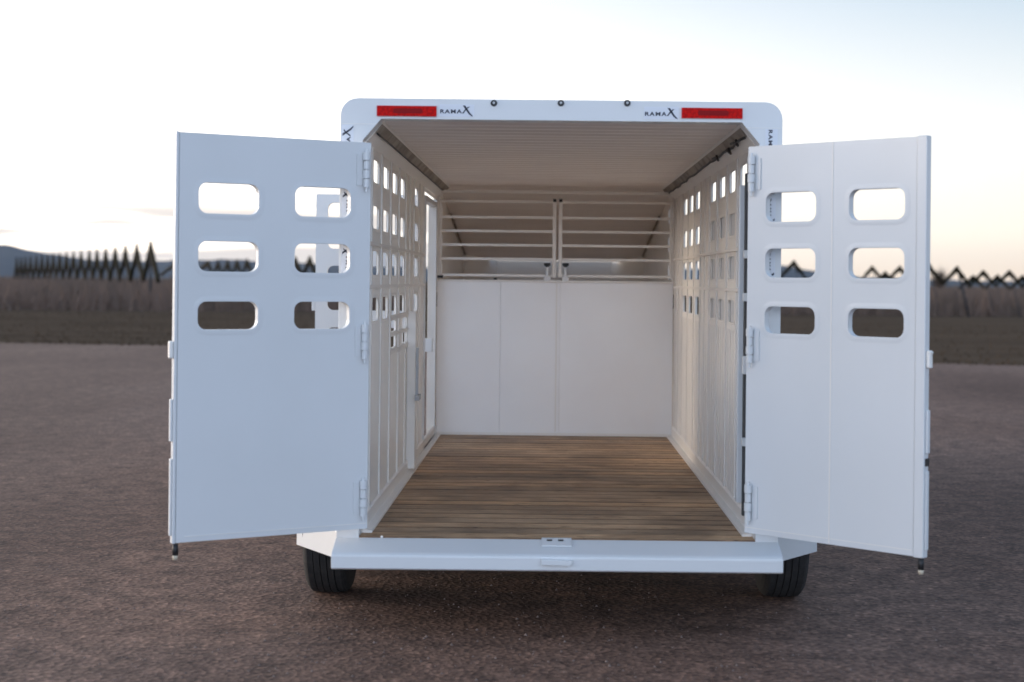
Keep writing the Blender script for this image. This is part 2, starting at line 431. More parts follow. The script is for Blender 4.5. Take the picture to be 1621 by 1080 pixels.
def unroll_z(px, py, D): return H - ((py - 446) - (px - 868) * .0105) / F * D
L_px = [238, 216, 198, 182, 167, 153, 141, 128, 116, 105, 94, 84, 75, 66, 57, 48, 40, 33, 26]
pk = []
for i, px in enumerate(L_px):
    t = (238 - px) / 212; py = 382 + 25 * t ** .8; D = 74 + 62 * t
    pk.append((px, D, unroll_z(px, py, D)))
row(pk, .50, lambda i, n: 'tallest dark rolled net over a pole, at the right end of the left row' if i == 0 else ordn[i] + ' dark net peak counted from the tall one left of the open left door', 'rolled net peaks left of the trailer', .10)
h_px = [277, 300, 315, 330, 345, 360, 375, 391, 408, 426, 446, 467, 490]
pk = []
for i, px in enumerate(h_px):
    t = i / 12; D = 150 - 55 * t; py = 415 - 10 * t
    pk.append((px, D, unroll_z(px, py, D)))
seen = {330: 'first net peak from the left in the middle left window of the left door', 345: 'second net peak from the left in the middle left window of the left door',
        360: 'middle net peak in the middle left window of the left door', 375: 'fourth net peak from the left in the middle left window of the left door',
        391: 'rightmost net peak in the middle left window of the left door', 467: 'left net peak of two in the middle right window of the left door',
        490: 'right net peak of two in the middle right window of the left door', 277: 'dark net peak touching the outer edge of the left door'}
pk = [p for p in pk if p[0] in seen]
row(pk[:1] + pk[1:6], .62, lambda i, n: seen[pk[i][0]], 'rolled net peaks seen through the left door', .10)
row(pk[6:], .62, lambda i, n: seen[pk[6 + i][0]], 'rolled net peaks seen through the left door', .10)
R1 = [(1256, 411), (1300, 416), (1340, 418), (1380, 420), (1424, 420), (1470, 416), (1515, 421), (1556, 427), (1597, 427), (1640, 429)]
pk1 = [(px, 76, unroll_z(px, py, 76)) for px, py in R1]
names1 = {1256: 'large dark net peak in the middle left window of the right door', 1380: 'large net peak at the left in the middle outer window of the right door',
          1424: 'large net peak at the right in the middle outer window of the right door', 1470: 'dark net slope touching the outer edge of the right door',
          1515: 'large net peak with a leaning pole, right of the right door', 1556: 'second large net peak right of the right door', 1597: 'third large net peak right of the right door', 1640: 'net slope at the right edge of the photo'}
def rowsel(pks, names, valley, group, r, lean):
    P = [Vector((at(px, D), D, z)) for px, D, z in pks]
    for i, p in enumerate(P):
        if pks[i][0] not in names: continue
        a = P[i - 1] if i > 0 else p * 2 - P[i + 1]; b = P[i + 1] if i < len(P) - 1 else p * 2 - P[i - 1]
        def mid(q): m = (p + q) / 2; m.z = min(p.z, q.z) * valley; return m
        net_peak(mid(a), p, mid(b), names[pks[i][0]], group, r, base=(p.x + lean, p.y, -.1), pr=.055 if pks[i][0] == 1515 else .018)
rowsel(pk1, names1, .69, 'large rolled net peaks right of the trailer', .098, .63)
R2 = [(1360, 430), (1401, 429), (1446, 432), (1494, 434), (1541, 435), (1579, 434), (1619, 435), (1660, 436)]
names2 = {1401: 'small net peak between the two large ones in the right door window', 1541: 'small net peak next right of the leaning pole', 1579: 'second small net peak right of the leaning pole', 1619: 'small net peak nearest the right edge of the photo'}
rowsel([(px, 112, unroll_z(px, py, 112)) for px, py in R2], names2, .62, 'small rolled net peaks right of the trailer', .12, 0)

# bare tree behind the right netting
def bare_tree(x, y, h):
    root = empty('bare_tree', (x, y, 0)); tag(root, 'reddish bare tree behind the nets beside the right door', 'tree')
    rr = random.Random(4); bm = bmesh.new(); tube(bm, [(0, 0, -.1), (.1, 0, h * .25), (0, .1, h * .5)], [.22, .16, .1], 8); obj('trunk', bm, 'bark', root, smooth=True)
    V = []; Fc = []
    for _ in range(700):
        a = rr.uniform(0, 6.28); e = rr.uniform(.2, 1.4); l = h * rr.uniform(.25, .55); z0 = h * rr.uniform(.2, .5)
        d = Vector((math.cos(a) * math.cos(e), math.sin(a) * math.cos(e), math.sin(e)))
        p = Vector((0, 0, z0)) + d * rr.uniform(0, l * .5); q = p + d * l * .7 + Vector((rr.gauss(0, .2), 0, rr.gauss(0, .2)))
        i = len(V); s = Vector((.025, 0, 0)); V += [p - s, p + s, q]; Fc.append((i, i + 1, i + 2))
    me = bpy.data.meshes.new('crown'); me.from_pydata([tuple(v) for v in V], [], Fc); me.materials.append(M['bark'])
    o = bpy.data.objects.new('crown', me); C.objects.link(o); o.parent = root
bare_tree(at(1487, 190), 190, 4.2)

# tiny pale shed
bm = bmesh.new(); sx = at(251, 260)
root = empty('shed', (sx, 260, 0)); tag(root, 'tiny pale shed far off beside the netting pole', 'shed')
prism(bm, [(-.2, 0), (.2, 0), (.2, 1.55), (0, 1.7), (-.2, 1.55)], 'y', -.3, .3); obj('wall', bm, 'shed', root)
bm = bmesh.new(); prism(bm, [(-.25, 1.555), (0, 1.755), (.25, 1.555), (.25, 1.60), (0, 1.80), (-.25, 1.60)], 'y', -.35, .35); obj('roof', bm, 'grey', root)

# ================================================================ TRAILER
T = empty('livestock_trailer', (.05, 6.6, 0))
tag(T, 'white livestock trailer with both rear doors open and an empty plank floor', 'trailer')
Zf, Zc = .415, 2.23           # floor, ceiling
W = .86                       # inner half width
LD = 4.4                      # rear to divider
def part(name, bm, m, par=T, **k): return obj(name, bm, m, par, **k)

# --- rear frame
bm = bmesh.new()
outer = [(-.959, .31)] + [(-.959, 2.24)]
outer = []
n = 6; r = .075
for cx, cz, a in ((.959 - r, 2.318 - r, 0), (-.959 + r, 2.318 - r, 90)):
    for k in range(n + 1):
        t = R(a + 90 * k / n); outer.append((cx + r * math.cos(t), cz + r * math.sin(t)))
outer += [(-.959, .30), (.959, .30)]
inner = [(-W, Zf - .004), (-W, 2.135), (-.782, 2.228), (.782, 2.228), (W, 2.135), (W, Zf - .004)]
holed(bm, outer, [inner], lambda u, v, t: (u, t, v), 0.0, .09)
part('rear_frame', bm, 'paint', bevel=.004)
# header seam joints
for s in (-1, 1):
    bm = bmesh.new(); box(bm, -.955 if s < 0 else .80, -.80 if s < 0 else .955, -.0012, -.0002, 2.205, 2.207); part('frame_seam', bm, 'bar')

# --- side walls with pressed slots
slotD = [.40, .83, 1.26, 1.69, 2.57]
rowsZ = [(1.53 + .452, 1.53 + .56), (1.53 + .238, 1.53 + .346), (1.53 + .023, 1.53 + .135), (1.53 - .192, 1.53 - .083)]
def wall(s):
    top = 2.135
    slots = slotD + ([2.99, 3.40] if s > 0 else [])
    holes = []
    for a in slots:
        for z0, z1 in rowsZ: holes.append((a, a + .25, z0, z1))
    if s < 0:
        outerp = [(.09, Zf), (3.28, Zf), (3.28, top), (.09, top)]
    else:
        outerp = [(.09, Zf), (4.40, Zf), (4.40, top), (.09, top)]
    place = lambda u, v, t: (s * t, u, v)
    hl = [rrect(*h, .028) for h in holes]
    if s < 0:
        # small louvre openings low on the left wall
        for a in (1.20, 1.85):
            for z0, z1 in ((1.262, 1.318), (1.178, 1.236)): hl.append(rrect(a, a + .30, z0, z1, .012))
    bm = bmesh.new(); holed(bm, outerp, hl, place, W, W + .008)
    for h in holes:
        lip(bm, h, .028, place, W, -1, .014, .0022); lip(bm, h, .028, place, W + .008, 1, .012, .002)
    wl = part('side_wall', bm, 'wall')
    # ribs
    bm = bmesh.new()
    ys = [.33, .74, 1.165, 1.60, 2.0, 2.25, 2.50, 2.90] + ([3.32, 3.72, 4.0, 4.25] if s > 0 else [3.20])
    for y in ys: box(bm, *sorted((s * (W - .007), s * (W - .0005))), y - .011, y + .011, Zf + .07, top)
    y = .22
    while y < (4.3 if s > 0 else 0):
        if all(abs(y - q) > .05 for q in ys): box(bm, *sorted((s * (W - .003), s * (W - .0005))), y - .006, y + .006, Zf + .08, 1.30 if s > 0 else 1.14)
        y += .107
    for z in (1.695, 1.50 + .0): box(bm, *sorted((s * (W - .012), s * (W - .0075))), .12, 4.35 if s > 0 else 3.25, z - .008, z + .008)
    obj('rib', bm, 'bar', wl)
    # floor angle and wall foot
    bm = bmesh.new()
    prism(bm, [(s * (W - .002), Zf + .001), (s * (W - .045), Zf + .001), (s * (W - .045), Zf + .012), (s * (W - .012), Zf + .016), (s * (W - .012), Zf + .075), (s * (W - .002), Zf + .085)], 'y', .10, 4.38)
    obj('floor_angle', bm, 'bar', wl)
    # outer posts and rails
    bm = bmesh.new()
    for y in (.30, .74, 1.165, 1.60, 2.05, 2.50, 2.90):
        box(bm, *sorted((s * (W + .0145), s * (W + .0185))), y - .02, y + .02, Zf - .09, 2.20)
    for y in (4.3, 4.9, 5.6, 6.3): box(bm, *sorted((s * (W + .0145), s * (W + .0185))), y - .02, y + .02, Zf - .09, 2.20)
    y1 = 3.28 if s < 0 else 8.2
    box(bm, *sorted((s * (W + .014), s * (W + .06))), .095, 8.2, 2.201, 2.26)
    box(bm, *sorted((s * (W + .014), s * (W + .06))), .095, 8.2, Zf - .11, Zf - .02)
    obj('outer_post', bm, 'paint', wl)
    return wl
wl_l = wall(-1); wl_r = wall(1)
# left wall beyond the side doorway
nslots = [4.43, 4.72]
def nose_side(s, ya):
    hs = [(a, a + .25, z0, z1) for a in nslots for z0, z1 in rowsZ] + [(a, a + .25, z0, z0 + .14) for a in (4.6, 5.0, 5.4, 5.8, 6.2, 6.6, 7.0, 7.4) for z0 in (.55, .78, 1.01)]  # unseen slot rows, added to let light into the nose
    hs = [h for h in hs if h[3] < 2.235 - (h[1] - 4.62) * .1345 - .05]
    bm = bmesh.new(); holed(bm, [(ya, Zf), (8.2, Zf), (8.2, 1.755), (4.62, 2.234), (4.4, 2.234), (4.4, 2.135), (ya, 2.135)] if ya < 4.4 else [(ya, Zf), (8.2, Zf), (8.2, 1.755), (4.62, 2.234), (ya, 2.234)],
        [rrect(*h, .028) for h in hs], lambda u, v, t: (s * t, u, v), W, W + .008)
    part('front_side_wall', bm, 'wall')
nose_side(-1, 4.24); nose_side(1, 4.401)
# doorway jambs on the left
bm = bmesh.new()
box(bm, -W - .03, -W + .012, 3.282, 3.31, Zf + .01, 2.08); box(bm, -W - .045, -W + .015, 4.19, 4.238, Zf + .01, 2.10); box(bm, -W - .03, -W + .012, 3.312, 4.188, 2.05, 2.085); box(bm, -W - .03, -W + .012, 3.312, 4.188, Zf + .005, Zf + .03)
dj = part('side_door_frame', bm, 'paint', bevel=.003)
bm = bmesh.new(); box(bm, -W - .008, -W, 3.281, 4.239, 2.112, 2.134); obj('lintel', bm, 'wall', dj)
bm = bmesh.new(); box(bm, -W - .02, -W + .035, 3.60, 3.66, 1.05, 1.14); obj('latch', bm, 'paint', dj, bevel=.004)
# covers behind the closed slots on the right wall
bm = bmesh.new(); box(bm, W + .0105, W + .0135, .38, .42 + 1.55, 1.30, 1.90)
cv = part('slot_cover', bm, 'paint')
# right wall rear column: tube, clips and a dark strip standing in for shade
bm = bmesh.new(); box(bm, .80, .835, .20, .245, .55, 1.53 + .44); gp = part('gate_tube', bm, 'paint', bevel=.005)
bm = bmesh.new(); box(bm, .822, W - .001, .15, .19, .50, 2.02); obj('wall_shade_strip', bm, 'wall_shade', gp)
for z in (1.66, 1.47, 1.17, .83):
    bm = bmesh.new(); box(bm, .812, .850, .115, .1495, z - (.04 if z == 1.17 else .018), z + (.04 if z == 1.17 else .018)); obj('clip', bm, 'paint', gp, bevel=.003)

# --- left wall folding chute frame
bm = bmesh.new(); y0, y1 = 1.16, 2.22
for (a, b, c, d_) in ((y0, y1, 1.325, 1.35), (y0, y1, 1.24, 1.258), (y0, y1, 1.145, 1.172), (y0, y0 + .03, 1.145, 1.35), (1.62, 1.66, .50, 1.35)):
    box(bm, -W + .001, -W + .008, a, b, c, d_)
box(bm, -W + .001, -W + .05, 2.16, 2.26, Zf + .03, 1.352)
ch = part('chute_frame', bm, 'bar', bevel=.003)
bm = bmesh.new(); box(bm, -W + .051, -W + .065, 2.18, 2.2, .86, 1.14); box(bm, -W + .051, -W + .075, 2.12, 2.26, .84, .87); obj('latch', bm, 'grey', ch)

# --- ceiling: transverse corrugations, roof skin, coves
bm = bmesh.new(); rows_ = []
k = 0; y = .09
while y <= 4.62:
    ph = (y - .09) / .15
    f_ = ph % 1.0
    dz = 0 if f_ < .45 else (-.010 if .54 < f_ < .92 else -.005)
    rows_.append([bm.verts.new((x, y, Zc + .004 + dz)) for x in (-.779, .779)])
    y += .15 / 12
for q, s_ in zip(rows_, rows_[1:]): bm.faces.new((q[0], q[1], s_[1], s_[0]))
part('ceiling', bm, 'ceil', fix=False)
for s in (-1, 1):
    bm = bmesh.new()
    prism(bm, [(s * .78, Zc - .002), (s * (W - .002), 2.133), (s * (W + .01), 2.15), (s * .80, Zc + .006)], 'y', .092, 4.62)
    # dark channel strip along the cove, shade put into its colour
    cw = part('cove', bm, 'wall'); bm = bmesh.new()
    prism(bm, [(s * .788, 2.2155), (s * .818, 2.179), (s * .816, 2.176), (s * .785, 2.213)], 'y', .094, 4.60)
    cvv = obj('shaded_channel', bm, 'cove', cw)
    rr = random.Random(8 + s); bm = bmesh.new(); y = .12; pts = []
    while y < 4.3: q_ = .001 if s < 0 else .005; pts.append((s * (.812 + rr.uniform(-q_, q_)), y, 2.176 + rr.uniform(-q_, q_))); y += .16
    tube(bm, pts, .004 if s < 0 else .006, 6); obj('wiring', bm, 'black', cw, smooth=True)
    if s > 0:
        for (ya, zz) in ((.35, 2.165), (.62, 2.15), (1.15, 2.16)):
            bm = bmesh.new(); tube(bm, [(.80, ya, zz + .02), (.815, ya + .05, zz), (.808, ya + .12, zz + .02), (.80, ya + .2, zz + .02)], .006, 6)
            obj('wiring', bm, 'black', cw, smooth=True)
# roof skin
bm = bmesh.new()
rp_ = [(-.90, 2.20), (-.935, 2.235), (-.925, 2.275), (-.89, 2.300), (.89, 2.300), (.925, 2.275), (.935, 2.235), (.90, 2.20), (.89, 2.262), (-.89, 2.262)]
prism(bm, rp_, 'y', .091, 4.62)
# sloping nose roof
part('roof', bm, 'paint')

# --- floor planks
bm = bmesh.new(); tones = []
rr = random.Random(2); y = -.004; tl = []
while y < 8.15:
    wdt = .139
    z = Zf + rr.uniform(-.0015, .0015)
    v = box(bm, -W + .001, W - .001, y + .006, y + wdt - .006, Zf - .038, z); tl.append(rr.random()); y += wdt
fl = part('floor', bm, 'floor')
at_ = fl.data.attributes.new('tone', 'FLOAT', 'FACE')
for i in range(len(fl.data.polygons)): at_.data[i].value = tl[min(i // 6, len(tl) - 1)]
bm = bmesh.new(); box(bm, -W, W, .0, 8.18, Zf - .05, Zf - .0395); part('floor_pan', bm, 'chassis')
bm = bmesh.new()
for s in (-1, 1): box(bm, *sorted((s * .50, s * .56)), .10, 8.1, .27, .36)
y = .5
while y < 8: box(bm, -.92, .92, y, y + .04, .30 if False else .3605, Zf - .051) if False else None; y += .5
part('chassis_rail', bm, 'chassis')

# --- bumper
bm = bmesh.new()
prism(bm, [(-.001, .4105), (-.008, .4105), (-.135, .372), (-.148, .364), (-.15, .355), (-.15, .306), (-.14, .300), (-.001, .300)], 'x', -.959, .959)
bp = part('bumper', bm, 'paint', bevel=.003)
bm = bmesh.new(); prism(bm, [(.012, .4178), (-.010, .4178), (-.075, .3985), (-.075, .3935), (-.010, .4148), (.012, .4160)], 'x', -.068, .062)
obj('latch_plate', bm, 'paint', bp)
for a in (-.045, .004):
    bm = bmesh.new(); prism(bm, [(-.024, .4155), (-.036, .4117), (-.036, .4127), (-.024, .4165)], 'x', a, a + .023); obj('keeper_slot', bm, 'black', bp)
bm = bmesh.new(); prism(bm, [(-.068, .356), (.064, .352), (.064, .336), (.052, .328), (-.068, .330)], 'y', -.168, -.1505); obj('step_lip', bm, 'paint', bp, bevel=.003)
bm = bmesh.new(); bmesh.ops.create_uvsphere(bm, u_segments=8, v_segments=6, radius=.006, matrix=Matrix.Translation((-.76, -.006, .417))); obj('bolt', bm, 'bar', bp)

# --- header lights, reflectors, lettering
for px in (779, 885, 990):
    x = (px - 868) / 365 - .05; z = unroll_z(px, 163.5, 6.6)
    bm = bmesh.new()
    bmesh.ops.create_cone(bm, cap_ends=True, segments=20, radius1=.0145, radius2=.012, depth=.012, matrix=Matrix.Translation((x, -.006, z)) @ Matrix.Rotation(R(90), 4, 'X'))
    lt = part('marker_light', bm, 'black', smooth=False)
    bm = bmesh.new(); bmesh.ops.create_cone(bm, cap_ends=True, segments=12, radius1=.006, radius2=.005, depth=.006, matrix=Matrix.Translation((x, -.0145, z)) @ Matrix.Rotation(R(90), 4, 'X')); obj('lens', bm, 'grey', lt)
for xa, xb, ya, yb in ((597, 691, 168, 184.5), (1079, 1175, 171.5, 188)):
    x0 = (xa - 868) / 365 - .05; x1 = (xb - 868) / 365 - .05; zc = unroll_z((xa + xb) / 2, (ya + yb) / 2, 6.6)
    xs = (yb - 446) * 0 + 265 * .0105 / 365 * -1       # roll shift of the header
    x0 += xs; x1 += xs
    bm = bmesh.new(); prism(bm, rrect(x0 - .003, x1 + .003, zc - .025, zc + .025, .003), 'y', -.004, -.0005); rf = part('reflector', bm, 'pink')
    bm = bmesh.new(); prism(bm, rrect(x0, x1, zc - .022, zc + .022, .003), 'y', -.009, -.0045); obj('lens', bm, 'red', rf)
    bm = bmesh.new(); prism(bm, rrect(x0 + .07, x1 - .06, zc - .010, zc + .011, .009), 'y', -.0105, -.0095); obj('badge', bm, 'darkred', rf)
def lettering(x, z, wdt, ang=0, dx0=0, y=-.0005):
    """RAMA + swept X; origin at the left end of the baseline"""
    cu = bpy.data.curves.new('letters', 'FONT'); cu.body = 'RAMA'; cu.size = 1; cu.extrude = 0; cu.offset = .035; cu.space_character = 1.25
    to = bpy.data.objects.new('letters', cu); C.objects.link(to)
    bpy.context.view_layer.update()
    me = bpy.data.meshes.new_from_object(to.evaluated_get(bpy.context.evaluated_depsgraph_get()))
    bpy.data.objects.remove(to)
    bm = bmesh.new(); bm.from_mesh(me)
    xs = [v.co.x for v in bm.verts]; ys = [v.co.y for v in bm.verts]
    x0, x1, y1 = min(xs), max(xs), max(ys)
    w1 = wdt * .66; h1 = wdt * .115
    for v in bm.verts: v.co = Vector(((v.co.x - x0) / (x1 - x0) * w1, 0, v.co.y / y1 * h1))
    # swept X
    def poly(pts): bm.faces.new([bm.verts.new((a * wdt, -.0001, b * wdt)) for a, b in pts])
    poly([(.68, .24), (.76, .235), (.90, .02), (1.0, -.09), (.95, -.09), (.86, -.02)])
    poly([(.66, -.005), (.71, -.005), (.80, .12), (.90, .20), (.84, .20), (.76, .13)])
    bmesh.ops.transform(bm, matrix=Matrix.Translation((x, y - .002, z)) @ Matrix.Rotation(-ang, 4, 'Y'), verts=bm.verts)
    o = part('lettering', bm, 'decal', fix=False)
    bm = bmesh.new(); box(bm, -.004, wdt + .004, .0012, .0022, -.10 * wdt, .27 * wdt)
    bmesh.ops.transform(bm, matrix=Matrix.Translation((x, y - .002, z)) @ Matrix.Rotation(-ang, 4, 'Y'), verts=bm.verts)
    obj('film', bm, 'sticker', o)
zt = unroll_z(722, 179.5, 6.6); lettering((697 - 868) / 365 - .058, zt, .143)
zt = unroll_z(1046, 183.5, 6.6); lettering((1021 - 868) / 365 - .058, zt, .143)
lettering(-.915, 2.055, .143, R(90)); lettering(.899, 2.198, .143, R(-90))
for z in (1.80, 1.555): lettering(-.915, z, .125, R(90))
for z in (1.90, 1.665): lettering(.899, z, .125, R(-90))

# --- rear doors
DW = .845; DZ0, DZ1 = .462, 2.118
dcols = [(.092, .340), (.497, .750)]; drows = [(1.793, 1.918), (1.557, 1.680), (1.320, 1.435)]
def rear_door(s):
    if s < 0: hx, d = -.825, Vector((-.724, -.41))
    else: hx, d = .815, Vector((.634, -.57))
    root_l = (hx, -.05, 0); ang = math.atan2(d.y, d.x)
    f = 1 if s < 0 else -1            # local y direction that faces the camera
    t = .032
    place = lambda u, v, q: (u, q, v)
    hs = [(c[0], c[1], r_[0], r_[1]) for c in dcols for r_ in drows]
    # two skins joined round the windows
    bm = bmesh.new(); holed(bm, [(0, DZ0), (DW - (.045 if s > 0 else .015), DZ0), (DW - (.045 if s > 0 else .015), DZ1), (0, DZ1)], [rrect(*h, 0.036, 7) for h in hs], place, -t / 2, t / 2)
    for h in hs:
        lip(bm, h, .036, place, f * t / 2, f, .022, .0016); lip(bm, h, .036, place, -f * t / 2, -f, .02, .003)
    me_o = part('rear_door', bm, 'paint')
    me_o.location = root_l; me_o.rotation_euler = (0, 0, ang)
    me_o['label'] = 'left rear door, inner skin facing out' if s < 0 else 'right rear door with a vertical seam, inner skin facing out'
    # outer edge post and thin seams
    bm = bmesh.new()
    ew = .044 if s > 0 else .014; eo = .003 if s > 0 else .001
    box(bm, DW - ew, DW, -t / 2 - eo, t / 2 + eo, DZ0 - .004, DZ1 + .003)
    obj('edge_post', bm, 'paint', me_o, bevel=.004)
    bm = bmesh.new()
    a, b = sorted((f * (t / 2 + .0003), f * (t / 2 + .0018)))
    if s > 0: box(bm, .415, .421, a, b, DZ0 + .004, DZ1 - .002)
    box(bm, .004, DW - .05, a, b, DZ0 + .022, DZ0 + .0245)
    obj('seam', bm, 'bar', me_o)
    # hinges
    for zc, hl in ((2.00, .155), (1.265, .15), (.595, .155)):
        bm = bmesh.new(); cy = f * (t / 2 + .016)
        segs = 4
        for k in range(segs):
            za = zc - hl / 2 + hl * k / segs + .002; zb = zc - hl / 2 + hl * (k + 1) / segs - .002
            tube(bm, [(.026, cy, za), (.026, cy, zb)], .016 if k % 2 else .0135, 12)
        tube(bm, [(.026, cy, zc - hl / 2 - .018), (.026, cy, zc + hl / 2 + .012)], .006, 8)
        box(bm, .04, .066, *sorted((f * (t / 2 + .0005), f * (t / 2 + .005))), zc - hl / 2 + .01, zc + hl / 2 - .01)
        obj('hinge', bm, 'paint', me_o)
    # edge hardware: latch, flange and cane bolt
    bm = bmesh.new(); box(bm, DW + .0005, DW + .018, -.012, .014, 1.205, 1.275)
    if s > 0: box(bm, DW + .0005, DW + .024, -.008, .01, 1.262, 1.272)
    obj('latch', bm, 'bar', me_o, bevel=.005)
    bm = bmesh.new()
    box(bm, DW + .0005, DW + .009, -.010, .010, .49, .80)
    cb = obj('bolt_guide', bm, 'paint', me_o, bevel=.003)
    bm = bmesh.new(); box(bm, DW + .0005, DW + .011, -.010, .010, .87, 1.04); obj('bolt_guide', bm, 'paint', me_o, bevel=.003)
    bm = bmesh.new(); tube(bm, [(DW - .018, 0, DZ0 - .052), (DW - .018, 0, DZ0 - .005)], .012, 10); st = obj('cane_bolt', bm, 'black', me_o, smooth=True)
    bm = bmesh.new(); tube(bm, [(DW - .018, 0, DZ0 - .070), (DW - .018, 0, DZ0 - .0525)], [.010, .012], 10); obj('bolt_tip', bm, 'brass', st, smooth=True)
    if s > 0: bm = bmesh.new(); box(bm, DW + .0005, DW + .008, -.010, .010, .82, .85); obj('bolt_handle', bm, 'black', me_o)
rear_door(-1); rear_door(1)

# --- side (escape) door on the left, standing open away from the body
bm = bmesh.new(); hz = [(.27, .60, H - .21, H + .105), (.27, .60, H - .03 - .6 + .0, H - .30)]
sd_h = [rrect(-1.593, -1.02, H + .215, H + .535, .04), rrect(-1.593, -1.02, H - .215, H + .095, .04), rrect(-1.593, -1.02, H - .64, H - .335, .04)]
holed(bm, [(-1.675, .45), (-.925, .45), (-.925, 2.125), (-1.675, 2.125)], sd_h, lambda u, v, t: (u, t, v), 4.02, 4.05)
sd = part('side_door', bm, 'paint')
bm = bmesh.new(); box(bm, -1.70, -1.6755, 4.02, 4.06, H - .22, H - .14); obj('handle', bm, 'paint', sd, bevel=.004)

# --- divider: lower panel, upper barred gates
DY = LD
bm = bmesh.new()
zt_ = 1.53 + .01
for x0, x1 in ((-.853, -.394), (-.3933, .0362), (.0368, .853)): box(bm, x0, x1, DY, DY + .03, Zf + .006, zt_ - .016)
dvp = part('divider_panel', bm, 'panel', bevel=.003)
bm = bmesh.new(); box(bm, -.855, .855, DY - .008, DY + .03, zt_ - .0155, zt_ - .002); box(bm, -.855, .855, DY - .006, DY - .0005, Zf + .002, Zf + .022)
box(bm, .005, .016, DY - .003, DY - .0004, Zf + .03, zt_ - .02)
obj('trim', bm, 'bar', dvp)
bm = bmesh.new()
box(bm, -.858, .858, DY + .002, DY + .03, 2.165, 2.187); box(bm, -.858, -.843, DY + .002, DY + .03, zt_, 2.164); box(bm, .843, .858, DY + .002, DY + .03, zt_, 2.164)
part('divider_frame', bm, 'bar', bevel=.003)
sc = (DY + 6.6) / F
def zy(y, px=780): return unroll_z(px, y, DY + 6.6)
ybars = [319, 344, 366, 388, 410, 436]
for s in (-1, 1):
    px = 783 if s < 0 else 978
    bm = bmesh.new()
    xs = ((691.5, 879.8) if s < 0 else (883.6, 1071))
    x0 = at(xs[0], DY + 6.6) - .05; x1 = at(xs[1], DY + 6.6) - .05
    x0 = max(x0, -.84); x1 = min(x1, .84)
    zs = [zy(y + (0 if s < 0 else 2.0), px) for y in ybars]
    post_w = .026; edge_w = .016
    a = (x0 + (edge_w if s < 0 else post_w)); b = (x1 - (post_w if s < 0 else edge_w))
    box(bm, x0, a - .0003, DY, DY + .03, zs[-1] - .012, zs[0] + .010); box(bm, b + .0003, x1, DY, DY + .03, zs[-1] - .012, zs[0] + .010)
    for z in zs: box(bm, a, b, DY + .003, DY + .027, z - .0095, z + .0095)
    g = part('divider_gate', bm, 'bar', bevel=.003)
    cx = x1 - .013 if s < 0 else x0 + .013
    bm = bmesh.new(); box(bm, cx - .012, cx + .012, DY - .004, DY - .0005, zs[0] + .000, zs[0] + .022) ; obj('cap', bm, 'black', g)
    lx = at(866 if s < 0 else 895, DY + 6.6) - .05; z = zy(428, 880)
    bm = bmesh.new(); box(bm, lx - .008, lx + .008, DY - .016, DY - .002, z - .05, z + .02); box(bm, lx - .024, lx + .024, DY - .012, DY - .0085, z - .078, z - .045)
    lt = obj('latch', bm, 'paint', g, bevel=.002)
    bm = bmesh.new(); prism(bm, [(lx - .024, z + .052), (lx + .024, z + .052), (lx + .024, z + .036), (lx + .008, z + .022), (lx - .008, z + .022), (lx - .024, z + .036)], 'y', DY - .020, DY - .004); obj('handle', bm, 'black', lt)
for a, b, c, e in ((-.852, -.81, 441, 437), (-.445, -.42, 443, 440)):
    bm = bmesh.new(); box(bm, a, b, DY - .012, DY - .0085, zy(c), zy(e)); part('hinge_pin', bm, 'black')

# --- nose compartment beyond the divider
bm = bmesh.new()
def sheet(pts, th=.006):
    a = [Vector(p) for p in pts]; nrm = (a[1] - a[0]).cross(a[2] - a[0]).normalized() * th
    q = [bm.verts.new(p) for p in a]; s_ = [bm.verts.new(p + nrm) for p in a]
    bm.faces.new(q); bm.faces.new(s_)
    for k in range(len(a)): bm.faces.new((q[k], q[(k + 1) % len(a)], s_[(k + 1) % len(a)], s_[k]))
sheet([(-.868, 4.6205, 2.235), (.868, 4.6205, 2.235), (.868, 8.3, 1.74), (-.868, 8.3, 1.74)])
part('nose_roof', bm, 'ceil')
bm = bmesh.new(); sheet([(-.575, 8.425, Zf), (.575, 8.425, Zf), (.575, 8.425, 1.735), (-.575, 8.425, 1.735)]); part('nose_wall', bm, 'wall')
for s in (-1, 1):
    bm = bmesh.new(); sheet([(s * .86, 7.9, Zf), (s * .563, 8.42, Zf), (s * .563, 8.42, 1.735), (s * .86, 7.9, 1.80)]); part('nose_corner', bm, 'wall')
    bm = bmesh.new(); tube(bm, [(s * .845, 5.75, 2.066), (s * .845, 7.9, 1.778)], .008, 6); part('nose_trim', bm, 'cove')
bm = bmesh.new(); box(bm, -.85, .85, 8.36, 8.45, 1.745, 1.765); part('nose_cap', bm, 'ceil')
bm = bmesh.new()
for s in (-1, 1): tube(bm, [(s * .55, 8.1, .32), (s * .06, 9.6, .38)], .045, 4)
tg = part('drawbar', bm, 'chassis')
bm = bmesh.new(); tube(bm, [(0, 9.55, .38), (0, 9.85, .40)], [.06, .035], 10); obj('coupler', bm, 'grey', tg, smooth=True)
bm = bmesh.new(); tube(bm, [(0, 9.35, .04), (0, 9.35, .85)], .035, 10); tube(bm, [(0, 9.35, .0), (0, 9.35, .04)], .08, 12); obj('jack', bm, 'chassis', tg)

